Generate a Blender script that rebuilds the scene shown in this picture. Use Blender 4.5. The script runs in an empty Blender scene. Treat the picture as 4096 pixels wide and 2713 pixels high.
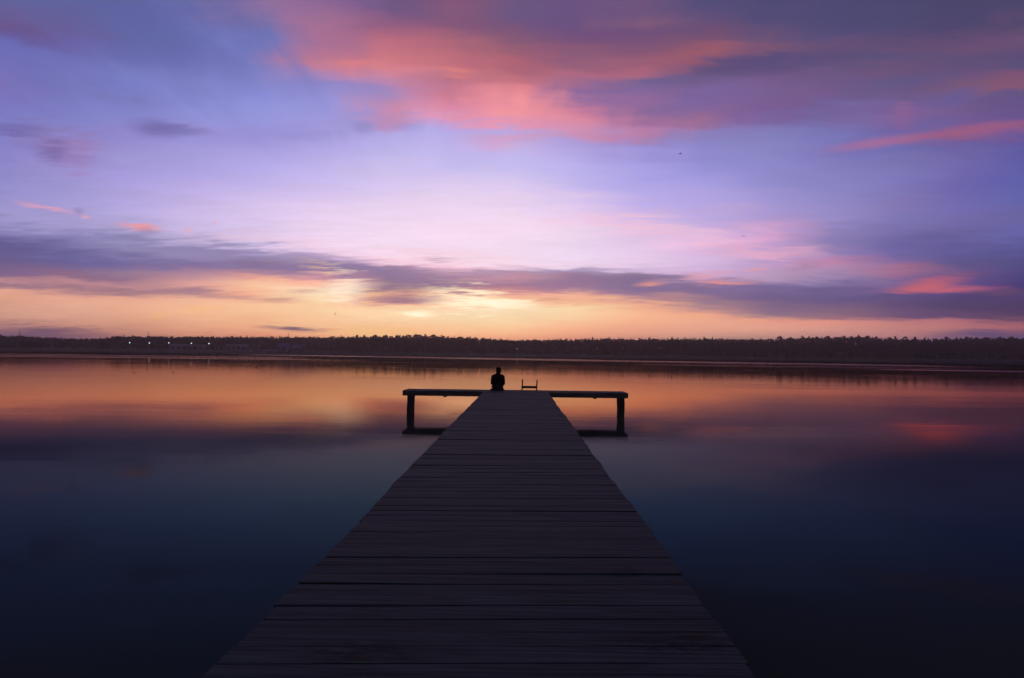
import bpy, bmesh, math, random
import numpy as np
from mathutils import Vector, Matrix

random.seed(7); RNG = np.random.default_rng(11)
C = bpy.context.scene.collection
SC = bpy.context.scene
R = math.radians
EYE = 2.33          # camera above the lake (z = 0); the deck is 0.88 above the water
DECK = 0.88

# ------------------------------------------------------------------ camera
cam_d = bpy.data.cameras.new('camera'); cam = bpy.data.objects.new('camera', cam_d); C.objects.link(cam)
cam_d.sensor_width = 36; cam_d.lens = 24; cam_d.clip_end = 20000; cam_d.clip_start = .05
CAMROT = Matrix.Rotation(R(.672), 3, 'Z') @ Matrix.Rotation(R(90 + 1.235), 3, 'X') @ Matrix.Rotation(R(.7), 3, 'Z')
cam.matrix_world = Matrix.Translation((0, 0, EYE)) @ CAMROT.to_4x4()
SC.camera = cam
F = 24 / 36 * 4096

def ray(px, py):                                  # direction of a point of the photograph (4096 wide)
    return (CAMROT @ Vector(((px - 2048) / F, -(py - 1356.5) / F, -1))).normalized()
def azel(px, py):
    d = ray(px, py); return math.degrees(math.atan2(d.x, d.y)), math.degrees(math.asin(d.z))
def on_depth(px, py, Y):                          # real point at depth Y
    d = ray(px, py); t = Y / d.y
    return Vector((d.x * t, Y, EYE + d.z * t))
def on_water(px, py):
    d = ray(px, py); t = -EYE / d.z
    return Vector((d.x * t, d.y * t, 0))

# ------------------------------------------------------------------ naming
def tag(o, label=None, cat=None, group=None, kind=None):
    if label: o['label'] = label
    if cat: o['category'] = cat
    if group: o['group'] = group
    if kind: o['kind'] = kind
    return o
def empty(name, loc, rz=0):
    o = bpy.data.objects.new(name, None); C.objects.link(o)
    o.location = loc; o.rotation_euler = (0, 0, rz); o.empty_display_size = .3
    return o
def link(name, me, mat=None, parent=None, smooth=False):
    o = bpy.data.objects.new(name, me); C.objects.link(o)
    if mat: me.materials.append(mat)
    if parent: o.parent = parent
    if smooth:
        me.polygons.foreach_set('use_smooth', [True] * len(me.polygons))
    return o
def finish(name, bm, mat=None, parent=None, smooth=False):
    me = bpy.data.meshes.new(name); bm.to_mesh(me); bm.free()
    return link(name, me, mat, parent, smooth)

# ------------------------------------------------------------------ shape helpers
def box(bm, x0, x1, y0, y1, z0, z1, M=None):
    vs = [bm.verts.new(((x0, x1)[i & 1], (y0, y1)[(i >> 1) & 1], (z0, z1)[i >> 2])) for i in range(8)]
    if M is not None:
        for v in vs: v.co = M @ v.co
    for f in ((0, 2, 3, 1), (4, 5, 7, 6), (0, 1, 5, 4), (2, 6, 7, 3), (0, 4, 6, 2), (1, 3, 7, 5)):
        bm.faces.new([vs[i] for i in f])
    return vs
def bevelled_box(bm, x0, x1, y0, y1, z0, z1, b=.008):
    t = bmesh.new(); box(t, x0, x1, y0, y1, z0, z1)
    bmesh.ops.bevel(t, geom=t.edges[:], offset=b, segments=1, affect='EDGES')
    me = bpy.data.meshes.new('tmp'); t.to_mesh(me); t.free(); bm.from_mesh(me); bpy.data.meshes.remove(me)
def ball(bm, c, r, M=None, seg=16):
    r = (r, r, r) if isinstance(r, (int, float)) else r
    m = Matrix.Translation(c) @ (M or Matrix.Identity(4)) @ Matrix.Diagonal((*r, 1))
    bmesh.ops.create_uvsphere(bm, u_segments=seg, v_segments=seg // 2 + 2, radius=1, matrix=m)
def limb(bm, p0, r0, p1, r1, seg=12, caps=True):
    p0, p1 = Vector(p0), Vector(p1); d = p1 - p0
    q = d.to_track_quat('Z', 'Y').to_matrix().to_4x4()
    bmesh.ops.create_cone(bm, cap_ends=True, segments=seg, radius1=r0, radius2=r1, depth=d.length,
                          matrix=Matrix.Translation((p0 + p1) / 2) @ q)
    if caps:
        ball(bm, p0, r0, seg=seg); ball(bm, p1, r1, seg=seg)
def tube(bm, p0, p1, r0, r1=None, seg=8):
    limb(bm, p0, r0, p1, r0 if r1 is None else r1, seg, False)
def loft(bm, rings, n=12):
    """rings: (centre, half width, half height); closed surface through them"""
    pts = [Vector(r[0]) for r in rings]; prev = None
    for i, (c, rx, rz) in enumerate(rings):
        t = (pts[min(i + 1, len(pts) - 1)] - pts[max(i - 1, 0)]).normalized()
        up = Vector((0, 0, 1)) if abs(t.z) < .8 else Vector((0, -1, 0)) * (1 if t.z > 0 else -1)
        s = t.cross(up).normalized(); u = s.cross(t).normalized()
        ring = [bm.verts.new(pts[i] + s * math.cos(a) * rx + u * math.sin(a) * rz)
                for a in [2 * math.pi * k / n for k in range(n)]]
        if prev:
            for k in range(n): bm.faces.new((prev[k], prev[(k + 1) % n], ring[(k + 1) % n], ring[k]))
        else: bm.faces.new(ring[::-1])
        prev = ring
    bm.faces.new(prev)
def fused(name, bm, voxel, mat, parent, smooth_it=3):
    """one continuous surface grown from overlapping forms"""
    me = bpy.data.meshes.new(name + '_src'); bm.to_mesh(me); bm.free()
    o = bpy.data.objects.new('src', me); C.objects.link(o)
    m = o.modifiers.new('r', 'REMESH'); m.mode = 'VOXEL'; m.voxel_size = voxel
    s = o.modifiers.new('s', 'SMOOTH'); s.iterations = smooth_it; s.factor = .5
    dg = bpy.context.evaluated_depsgraph_get()
    out = bpy.data.meshes.new_from_object(o.evaluated_get(dg), depsgraph=dg)
    out.name = name
    bpy.data.objects.remove(o); bpy.data.meshes.remove(me)
    out.materials.clear()
    return link(name, out, mat, parent, True)

# ------------------------------------------------------------------ node helpers
def lin(h):
    h = h.lstrip('#'); v = [int(h[i:i + 2], 16) / 255 for i in (0, 2, 4)]
    return tuple(x / 12.92 if x <= .04045 else ((x + .055) / 1.055) ** 2.4 for x in v) + (1,)
class NT:
    def __init__(s, nt): s.t = nt; s.n = nt.nodes; s.l = nt.links
    def new(s, typ, **k):
        n = s.n.new(typ)
        for a, b in k.items(): setattr(n, a, b)
        return n
    def put(s, sock, v):
        if isinstance(v, bpy.types.NodeSocket): s.l.new(v, sock)
        elif v is not None: sock.default_value = v
    def math(s, op, a, b=None, c=None, clamp=False):
        n = s.new('ShaderNodeMath', operation=op, use_clamp=clamp)
        for i, v in enumerate((a, b, c)):
            if v is not None: s.put(n.inputs[i], v)
        return n.outputs[0]
    def vmath(s, op, a, b=None, out=0):
        n = s.new('ShaderNodeVectorMath', operation=op)
        s.put(n.inputs[0], a)
        if b is not None: s.put(n.inputs[1], b)
        return n.outputs[out]
    def comb(s, x, y, z=0.):
        n = s.new('ShaderNodeCombineXYZ')
        for i, v in enumerate((x, y, z)): s.put(n.inputs[i], v)
        return n.outputs[0]
    def sep(s, v):
        n = s.new('ShaderNodeSeparateXYZ'); s.put(n.inputs[0], v); return n.outputs
    def noise(s, v, scale=1., detail=4., rough=.5, dist=0.):
        n = s.new('ShaderNodeTexNoise'); s.put(n.inputs['Vector'], v)
        n.inputs['Scale'].default_value = scale; n.inputs['Detail'].default_value = detail
        n.inputs['Roughness'].default_value = rough; n.inputs['Distortion'].default_value = dist
        return n.outputs['Fac']
    def rng(s, v, a, b, c=0., d=1., smooth=False):
        n = s.new('ShaderNodeMapRange'); s.put(n.inputs[0], v)
        if smooth: n.interpolation_type = 'SMOOTHSTEP'
        for i, x in zip((1, 2, 3, 4), (a, b, c, d)): s.put(n.inputs[i], x)
        return n.outputs[0]
    def mix(s, f, a, b, blend='MIX'):
        n = s.new('ShaderNodeMix', data_type='RGBA', blend_type=blend)
        s.put(n.inputs[0], f); s.put(n.inputs[6], a); s.put(n.inputs[7], b); return n.outputs[2]
    def mapping(s, v, loc=(0, 0, 0), rot=(0, 0, 0), scale=(1, 1, 1), typ='POINT'):
        n = s.new('ShaderNodeMapping', vector_type=typ); s.put(n.inputs[0], v)
        n.inputs[1].default_value = loc; n.inputs[2].default_value = rot; n.inputs[3].default_value = scale
        return n.outputs[0]
def material(name):
    m = bpy.data.materials.new(name); m.use_nodes = True
    t = NT(m.node_tree); b = t.n['Principled BSDF']
    return m, t, b

# ------------------------------------------------------------------ sky (world)
# sunset sky as columns of (elevation, colour) at a set of azimuths, with drifting cloud noise
COLS = {
0:"0 575f9c 90 625a94 150 644f88 195 62569a 230 656bb8 330 6f6fbc 380 7a72bb 470 7877c2 560 7a7cc6 580 6f68ac 600 8082ca 680 8a85cc 780 8f89cc 880 938ecb 990 a29ad0 1040 8a84b8 1070 807ab0 1120 5f5a90 1180 645988 1240 77608a 1262 86647f 1275 c08a90 1300 8a6a80 1325 f0ac90 1345 dda084 1420 d49c86 1480 c58a7c 1515 a06c70 1530 6a4f6c",
256:"0 5560a0 150 605894 230 625fa6 300 6c6fba 400 7074ba 480 7a7ec8 560 8586ce 600 8a7dba 640 9580bc 690 8878b8 740 9990cf 850 9d96d2 950 a59dd6 1030 a39acb 1080 8882b4 1130 746fa4 1180 5f5b90 1220 70618f 1262 8c6884 1280 c08a8e 1310 9a7184 1340 d0948a 1360 e8aa90 1430 e0a58c 1490 d0917c 1530 a46c6c 1545 7a5568",
512:"0 5760a0 120 5762a2 200 5a64a6 260 626cb2 320 727ac0 380 777fca 450 787ac0 500 8085ce 560 8a8bd2 620 938ad0 700 a098d8 800 a99de0 900 b3a6e2 1000 b7abde 1060 a9a0cf 1100 8a85b4 1150 8a82ae 1200 6a6398 1240 93758f 1280 8c6a86 1310 c08a90 1330 96707f 1360 eaa98f 1400 ebb190 1470 dfa080 1520 c2846e 1545 96645f",
768:"0 6068a6 60 5c64a6 150 5a65a8 220 6069ae 300 6c74bc 360 7d83ca 450 8288d0 520 8f92dc 570 9793d8 600 948cd0 640 9a95da 700 a59fe0 800 b2a7e6 900 c3b3ea 1000 ccbbe8 1060 c6b6e0 1100 b0a2cc 1130 8a82ae 1170 9186b0 1210 77699a 1250 a9829a 1280 c89296 1300 e8a898 1330 a07888 1355 c48f8c 1370 f3b898 1420 f4bb92 1480 ecac86 1530 cf8a6e 1545 b07468",
1024:"0 93709e 60 8a6ea2 110 7870aa 160 6e76bc 220 6f78c0 280 757cc4 350 8085cc 430 868cda 500 949ae4 580 9b9ae2 620 9c96da 680 a69ee2 760 b8aeee 850 c4b6ee 920 d6c4f0 1000 dcc8ee 1070 d8c6ea 1090 e4c6de 1120 d6c4e6 1140 a094c0 1170 8f82aa 1210 7f6c94 1240 a67f95 1265 e6a192 1300 ffc9a0 1340 f4ad8e 1365 d69a8a 1385 ffc79c 1430 fac394 1490 f2ae82 1530 d98e6e 1545 be7a66",
1280:"0 886094 60 98678f 120 a86d90 200 a96f94 260 c27a90 300 c87e96 340 a886bb 400 8d8ad0 450 9795da 520 9f9ee4 580 a89fe2 620 9e98da 680 b2a8ea 760 c0b5f0 850 d0c1f0 950 e6cff2 1050 eed6f2 1110 f0d2ea 1150 e4c6e2 1170 b9a2c8 1200 8f80ac 1235 87719a 1265 d798a0 1285 ffb49c 1320 ffe8c8 1350 ffe2b8 1380 ffd3a2 1430 fed09e 1500 fabd8e 1535 e89a74 1545 d08868",
1536:"0 645080 40 6a4f7c 80 88567c 130 a05c78 190 c26a78 270 d87a7c 330 e2868c 380 d68aa4 420 b48abc 460 a68dc4 500 c88bac 540 d48fae 570 a495cf 600 a09ada 640 b8b0ee 720 c4bbf2 800 d5c8f4 880 e0cdf4 960 ecd6f4 1050 f3daf2 1130 f5dcf2 1170 f6d4e4 1195 e4bcd2 1215 8d7a9c 1260 8a7498 1310 80668c 1335 a07684 1350 e8a08c 1370 e09886 1390 f8b898 1410 ffdaac 1450 fed8aa 1510 fcc08c",
1792:"0 674c74 60 6a4c74 130 84506f 180 a8606e 230 bf6a70 300 cf7078 340 d87a7c 390 bb6e80 440 d57e90 500 e88aa0 550 ea9cbc 575 c8a6dc 600 bab0ee 660 c4b9f2 740 c8c0f4 820 ddccf4 900 ecd8f4 980 f2d8f4 1060 f8dcf2 1150 f6dcf0 1190 f8d4e4 1215 ecbcd0 1235 b892ac 1260 9c7a9c 1300 84688e 1330 a07688 1350 f2a68c 1365 ffd8b0 1380 e8a088 1400 ffd2a8 1420 fee2ba 1470 fed8a6 1520 fcbc88 1545 e89c74",
2048:"0 6a4d70 60 644e78 130 744c70 200 8c5668 270 b45f68 340 b4646e 390 d07478 420 f0888a 470 ff9898 530 ff9ca0 570 f09cb8 600 bcaee8 630 d6a6cc 680 d0b8e8 740 c8c0f6 820 d4c8f4 900 ead4f4 980 f0d8f2 1060 f8dcf2 1140 f4dcf0 1200 f4d8ea 1220 e4c4d8 1240 a890b0 1265 c08c9c 1290 9a7390 1320 c0828e 1345 ffb494 1375 ffc498 1400 fff0cc 1420 ffe8be 1470 fed8a6 1520 fcbc88 1555 e0987a",
2304:"0 5c4a78 60 62507c 120 634878 180 704670 240 86506e 300 9c5c70 340 b8667a 380 a4688a 420 86669c 460 9a6c9c 510 d8809a 550 e88ca0 600 d896b8 625 c89aca 650 b0a4e6 700 b8abe8 760 c2b8f2 840 c8bcf2 900 d8c6f0 960 e6cef2 1030 efcdea 1080 f0d8f0 1160 ead6f0 1220 ecd2ea 1240 a294b8 1265 977c9c 1300 8f7094 1330 b88492 1350 f4a896 1375 fcb494 1400 ffdcae 1450 ffcfa0 1500 fbb48a 1540 dd9478",
2560:"0 4f4878 50 6a4c74 100 80546f 150 6c4670 200 7c4c6c 250 8c5268 310 b06070 340 a8667c 370 6c5c8e 410 7e6298 450 966898 510 8a669a 560 a66e9a 620 c080aa 650 a886bc 680 9f94da 760 aaa4ea 850 b8acee 930 beb0ee 990 d0b8ea 1040 f2c8e2 1090 e2c4ea 1200 e6cae8 1240 ccb2d6 1260 907a9c 1290 7a6890 1330 80698e 1355 b2868e 1390 eca08c 1420 fdb890 1470 f8b28c 1510 eca484 1545 c88a78",
2816:"0 46426f 60 544570 130 6a4668 190 7c4b66 240 985866 280 6c4a6e 320 54456f 380 6c5686 430 78609a 480 7c609a 540 9c688e 590 9c6e9c 620 8a80bc 680 8c88cc 760 9a96dc 850 a8a0e4 940 b4a6e4 1000 c2acde 1060 cab0e2 1110 f2c0de 1150 d6b4de 1200 d4b8de 1250 c8a4cc 1285 8a739c 1315 7c6890 1360 7a6488 1390 9c7a8a 1410 c08a88 1440 f4ac88 1470 f0ac8c 1520 e0a088 1550 b08478",
3072:"0 3d3e68 60 44406c 130 54456c 200 684b6c 240 7a4e66 270 4c4270 330 5c4672 380 745688 430 755a90 490 785890 540 7a629e 570 7c70b0 640 8482c0 740 8f8cce 850 9690d2 950 a298d6 1020 b098d0 1090 d8a4cc 1130 c4a0d0 1165 dca6c8 1200 b89ac8 1260 b496b8 1300 7c6c9c 1350 6a5a86 1400 7e6482 1440 907082 1460 e89c84 1500 e6a48c 1545 ae8078",
3328:"0 3b3c66 80 3f3e68 160 484270 220 64486c 270 4e4570 320 5e4a70 380 65507a 440 705284 490 6c5890 540 7268a4 600 7474b6 700 7c78bc 760 8480c2 850 8884c6 950 938cca 1020 9a8cc6 1060 8c80b8 1120 887cb0 1170 9c82b4 1205 c484a8 1240 a888b0 1280 8c7ca8 1320 685c8c 1370 5e5280 1420 846478 1450 9c6c78 1465 e49484 1500 dc9888 1550 a0767a",
3584:"0 39395e 90 3d3d64 150 4a4066 210 624668 260 4c4670 310 6a4a6c 380 555080 440 62507a 490 705890 540 7e5e96 580 6c60a0 640 6c66ac 700 6c6cb0 760 7a74b4 850 7c78ba 950 8478b4 1010 7c76b4 1060 7a70aa 1130 6a64a2 1200 74669e 1235 a46c8c 1280 7a6292 1350 5c4e80 1400 5a4a76 1440 6c4e70 1465 c07a7c 1490 c8847c 1530 b47c7c 1550 8a6470",
3840:"0 3a355a 90 3f3860 150 5c4264 200 66466a 250 50466e 310 5f4770 360 6e4c72 400 7a526c 440 5e5490 490 72568a 540 6f5690 620 665898 720 6a62a4 790 6e66ac 860 6c66ac 950 706ab0 1020 7068a8 1080 6a649e 1130 5e5894 1200 5a5488 1250 64507e 1300 5c4884 1360 483e6c 1420 4c3e66 1445 64466a 1470 b06a74 1490 b87474 1520 a87074 1545 6c5078",
4096:"0 383858 90 3f3a5c 150 664664 200 58426a 260 4c446c 310 7a4a66 380 825066 410 5c4c7c 470 5e4c80 520 66508a 640 5c529a 720 5a5aa2 800 5c5eaa 900 6264ac 1000 66629e 1060 6464a8 1130 545490 1200 4c4a80 1270 443c76 1310 36306c 1350 4a3c6c 1420 44365c 1450 5e4060 1480 a45f6c 1500 a05c6a 1520 7c5068 1540 5c4a74",
}
# small clouds: (x0, y0, x1, y1, half thickness, colour, amount, wispiness) along a line, photograph pixels
CLOUDS = [
 (70, 808, 300, 852, 8, 'f0a6bc', .75, .5), (290, 838, 340, 852, 9, '9684b4', .6, .5),
 (450, 903, 655, 915, 8, 'f8a0a0', .9, .6), (545, 920, 640, 926, 8, '8f7aa6', .5, .5),
 (320, 865, 365, 869, 6, 'eeaabb', .7, .4), (735, 915, 770, 920, 7, 'eab0cc', .8, .4), (845, 888, 870, 893, 6, 'eab4d0', .7, .4),
 (1030, 1305, 1320, 1322, 8, '6f5470', .95, .35), (1105, 1316, 1250, 1319, 5, '6a4f6c', .8, .3),
 (1290, 1318, 1660, 1338, 15, 'ffcc80', .8, .8), (1080, 1292, 1170, 1293, 7, 'ffc890', .7, .5),
 (700, 1246, 905, 1228, 8, 'ffc488', .85, .5), (590, 1268, 665, 1262, 9, 'ffc084', .8, .6), (540, 1276, 700, 1280, 5, 'f0ae80', .6, .5),
 (3730, 1334, 4180, 1336, 12, '584a78', .9, .35), (-160, 1325, 470, 1338, 22, '5c4668', .85, .3),
 (520, 505, 740, 528, 22, '6c64a4', .8, .3), (600, 520, 840, 526, 14, '7a74b4', .7, .4), (-60, 492, 200, 520, 16, '6e68aa', .6, .5), (190, 530, 250, 610, 36, '7c6aa6', .7, .6), (260, 560, 400, 600, 50, 'a07cb4', .45, .7),
 (3300, 598, 3760, 535, 13, 'a8709e', .9, .25), (3560, 562, 4260, 470, 17, 'a86080', .9, .3), (3700, 555, 4260, 515, 22, '8a5c90', .5, .5), (3560, 470, 3660, 460, 30, '9a628e', .45, .4),
 (3560, 1160, 4000, 1152, 9, 'cc6a7c', .95, .3), (3590, 1152, 3880, 1112, 15, 'c0647c', .8, .35), (3600, 1158, 3800, 1140, 11, 'd46c78', .8, .3), (3900, 1175, 4180, 1160, 9, '74506f', .6, .4),
 (2540, 1138, 2680, 1128, 8, 'f4a090', .8, .5), (2780, 1128, 3040, 1128, 8, 'f09a9a', .85, .4), (2715, 1110, 2920, 1092, 9, 'eca4b0', .7, .8), (2960, 1085, 3100, 1070, 9, 'f0a4b4', .75, .9),
 (3130, 1088, 3300, 1062, 12, 'a98aaa', .6, .9), (2580, 1172, 2880, 1192, 9, 'c8949a', .6, .4),
 (1450, 1195, 1770, 1190, 17, 'c08a8c', .75, .6), (1280, 1150, 1330, 1140, 26, 'e8ae98', .4, .8), (1040, 1200, 1190, 1200, 9, 'd09888', .6, .4),
 (1400, 1195, 2600, 1240, 42, 'ffdca6', .45, .5), (1440, 1172, 1560, 1190, 9, 'ffc49a', .8, .7), (1600, 1180, 2200, 1188, 10, 'ffd0a4', .7, .9), (2200, 1200, 2700, 1225, 12, 'ffc094', .6, .8), (1600, 1255, 1740, 1258, 10, 'fff0d0', .8, .5), (1700, 1190, 2020, 1210, 34, 'fff0d0', .75, .6), (1800, 1205, 2150, 1222, 13, 'fff4dc', .5, .8), (1700, 1190, 2000, 1215, 60, 'ffe2b4', .35, .6), (1280, 1148, 1460, 1176, 34, 'fff0d4', .42, .7), (1000, 1150, 1380, 1190, 50, 'ffd8a8', .35, .9),
 (1340, 235, 1520, 252, 16, 'f08478', .4, .6), (1750, 290, 1900, 310, 20, 'f08878', .4, .7), (2620, 225, 2960, 200, 26, 'a05a68', .55, .5),
 (2330, 870, 2470, 900, 14, 'f6cce4', .7, .6), (2450, 880, 2900, 960, 20, 'f4c6e0', .7, .6), (2760, 975, 3250, 1030, 16, 'eeb4d0', .65, .6), (2140, 880, 2260, 890, 8, 'f8d4e8', .6, .5),
 (1900, 560, 2060, 590, 30, 'd8a6d4', .5, .6), (1460, 505, 1640, 498, 26, 'd48cac', .6, .5), (1400, 528, 1500, 515, 22, '938bc6', .6, .5),
 (1440, 1202, 1800, 1196, 12, '9c6e88', .95, .45), (1500, 1190, 1700, 1180, 8, 'b07c8a', .6, .7), (1150, 1163, 1290, 1166, 7, 'c98e88', .5, .6), (2080, 1195, 2300, 1203, 7, 'dc9c88', .55, .7), (1075, 542, 1280, 556, 18, '9690d2', .5, .6), (1690, 1032, 1830, 1036, 6, 'cfa6c4', .7, .8),
]
W = bpy.data.worlds.new('World'); SC.world = W; W.use_nodes = True
w = NT(W.node_tree); bg = w.n['Background']
tc = w.new('ShaderNodeTexCoord').outputs['Generated']
sx, sy, sz = w.sep(tc)
U = w.math('MULTIPLY', w.math('ARCTAN2', sx, sy), 57.29578)
V = w.math('MULTIPLY', w.math('ARCSINE', sz), 57.29578)
# clouds lie on a layer overhead: noise lives on that layer so streaks flatten toward the horizon
den = w.math('ADD', w.math('MAXIMUM', sz, 0.), .11)
plane = w.comb(w.math('DIVIDE', sx, den), w.math('DIVIDE', sy, den), 0.)
pl = w.mapping(plane, rot=(0, 0, R(-18)), scale=(.9, 2.0, 1))
n1 = w.noise(pl, 1.6, 5, .55, .5); n2 = w.noise(w.mapping(plane, loc=(7, 3, 1), rot=(0, 0, R(-18)), scale=(.8, 2.4, 1)), 5.5, 6, .6, .3)
n3 = w.noise(w.mapping(plane, loc=(-3, 9, 4), scale=(.7, 2.2, 1)), 11, 7, .62, .4)
nu = w.math('SUBTRACT', n1, .5); nv = w.math('SUBTRACT', n2, .5); nw = w.math('SUBTRACT', n3, .5)
n4 = w.math('SUBTRACT', w.noise(w.mapping(w.comb(U, V, 0.), rot=(0, 0, R(7)), scale=(.085, .85, 1)), 1., 8, .64, .5), .5)
fib = w.math('MULTIPLY', n4, w.math('MULTIPLY', w.rng(V, 1.5, 4., .25, 1., smooth=True), w.rng(V, 13., 20., 1., .3)))
low = w.rng(V, 0., 13., .22, 1., smooth=True)
dv = w.math('MULTIPLY', low, w.math('ADD', w.math('MULTIPLY', nu, w.rng(V, 4., 14., 1.2, 2.8)), w.math('ADD', w.math('MULTIPLY', nv, 1.8), w.math('MULTIPLY', nw, .4))))
nd = w.math('SUBTRACT', w.noise(w.mapping(plane, loc=(2, 5, 0), rot=(0, 0, R(12)), scale=(3.2, .9, 1)), 1.7, 6, .58, .6), .5)
high = w.rng(V, 13., 19., 0., 1., smooth=True); ndh = w.math('MULTIPLY', nd, high)
du = w.math('ADD', w.math('ADD', w.math('MULTIPLY', nv, 3.), w.math('MULTIPLY', nu, 3.)), w.math('MULTIPLY', ndh, 9.))
Vw = w.math('ADD', w.math('ADD', V, dv), w.math('ADD', w.math('MULTIPLY', fib, 1.7), w.rng(V, 6., 10., .27, 0.))); Uw = w.math('ADD', U, du)
VMAX = 28.5
fac = w.math('DIVIDE', Vw, VMAX, clamp=True)
ramps = []
for px, s in COLS.items():
    it = s.split(); st = []
    az = azel(px, 700)[0]
    for i in range(0, len(it), 2):
        st.append((azel(px, float(it[i]) / 1.152)[1] / VMAX, lin(it[i + 1])))
    st.sort()
    n = w.new('ShaderNodeValToRGB'); cr = n.color_ramp; cr.interpolation = 'LINEAR'
    while len(cr.elements) > 1: cr.elements.remove(cr.elements[0])
    cr.elements[0].position = min(1, max(0, st[0][0])); cr.elements[0].color = st[0][1]
    for p, c in st[1:32]:
        e = cr.elements.new(min(1, max(0, p))); e.color = c
    # each step waits for the one before it (a negligible term), which keeps the shader's working set small
    w.l.new(fac if not ramps else w.math('MULTIPLY_ADD', col, 1e-9, fac), n.inputs[0])
    col = n.outputs[0] if not ramps else w.mix(w.rng(w.math('MULTIPLY_ADD', col, 1e-9, Uw), ramps[-1], az), col, n.outputs[0])
    ramps.append(az)
# fine brightness texture of the cloud sheets
tex = w.math('ADD', w.math('MULTIPLY_ADD', fib, .22, 1.), w.math('ADD', w.math('MULTIPLY', nv, .14), w.math('ADD', w.math('MULTIPLY', ndh, .22), w.math('MULTIPLY', nw, .08))))
col = w.mix(1., col, w.comb(tex, tex, tex), 'MULTIPLY')
gain = w.math('ADD', w.rng(V, 0., 14., 1.24, 1.04, smooth=True), w.math('ADD', w.rng(V, 1., 5., .14, 0., smooth=True), w.rng(V, 14., 24., 0., -.05)))
col = w.mix(1., col, w.comb(gain, gain, gain), 'MULTIPLY')
col = w.mix(w.rng(V, 11., 18., 0., .13), col, lin('8c80b4'))
uv = w.comb(U, V, 0.)
ns = w.math('ADD', nv, nu); NV = w.comb(ns, w.math('ADD', ns, w.math('MULTIPLY', nw, .7)), 0.)
for (x0, y0, x1, y1, th, c, amt, wisp) in CLOUDS:
    a0 = Vector(azel(x0, y0)); a1 = Vector(azel(x1, y1)); cc = (a0 + a1) / 2; d = a1 - a0
    hl = d.length / 2 * 1.45; ht = th / F * 57.3 * 2.0; ang = math.atan2(d.y, d.x)
    wn_ = w.new('ShaderNodeVectorMath', operation='MULTIPLY_ADD')
    w.l.new(NV, wn_.inputs[0]); wn_.inputs[1].default_value = (hl * 1.1 * wisp, ht * 4.2 * wisp, 0); lk = w.new('ShaderNodeVectorMath', operation='MULTIPLY_ADD'); w.l.new(col, lk.inputs[0]); lk.inputs[1].default_value = (1e-9,) * 3; w.l.new(uv, lk.inputs[2]); w.l.new(lk.outputs[0], wn_.inputs[2]); wv = wn_.outputs[0]
    q = w.mapping(wv, loc=(cc.x, cc.y, 0), rot=(0, 0, ang), scale=(hl, ht, 1), typ='TEXTURE')
    g = w.new('ShaderNodeTexGradient', gradient_type='SPHERICAL'); w.l.new(q, g.inputs[0])
    m = w.rng(g.outputs[1], 0., 1., 0., amt, smooth=True)
    k_ = 1.7 if c.startswith('fff') else 1.2 if (y0 > 1200) else 1.
    col = w.mix(m, col, tuple(v * k_ for v in lin(c)[:3]) + (1,))
# away from the sunset the dusk sky is dim; a low-sun sky texture supplies it
SUN_AZ, SUN_EL = -4.6, 0.45
sky = w.new('ShaderNodeTexSky', sky_type='NISHITA'); sky.sun_disc = False
sky.sun_elevation = R(SUN_EL); sky.sun_rotation = R(SUN_AZ)
dusk = w.mix(1., w.mix(1., sky.outputs[0], (.02, .02, .026, 1), 'MULTIPLY'), (.030, .030, .060, 1), 'ADD')
side = w.rng(w.math('ABSOLUTE', U), 44., 80., 0., 1., smooth=True)
up = w.rng(V, 28., 46., 0., 1., smooth=True)
col = w.mix(w.math('MAXIMUM', side, up), col, dusk)
w.l.new(col, bg.inputs[0]); bg.inputs[1].default_value = 1.0

# ------------------------------------------------------------------ sun, just at the horizon behind the wood
sd = bpy.data.lights.new('sun', 'SUN'); so = bpy.data.objects.new('sun', sd); C.objects.link(so)
sd.energy = .25; sd.angle = R(.5); sd.color = (1, .62, .34)
a, e = R(SUN_AZ), R(SUN_EL)
dirv = Vector((math.sin(a) * math.cos(e), math.cos(a) * math.cos(e), math.sin(e)))
so.rotation_euler = dirv.to_track_quat('Z', 'Y').to_euler(); so.location = (0, 0, 40)

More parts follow.
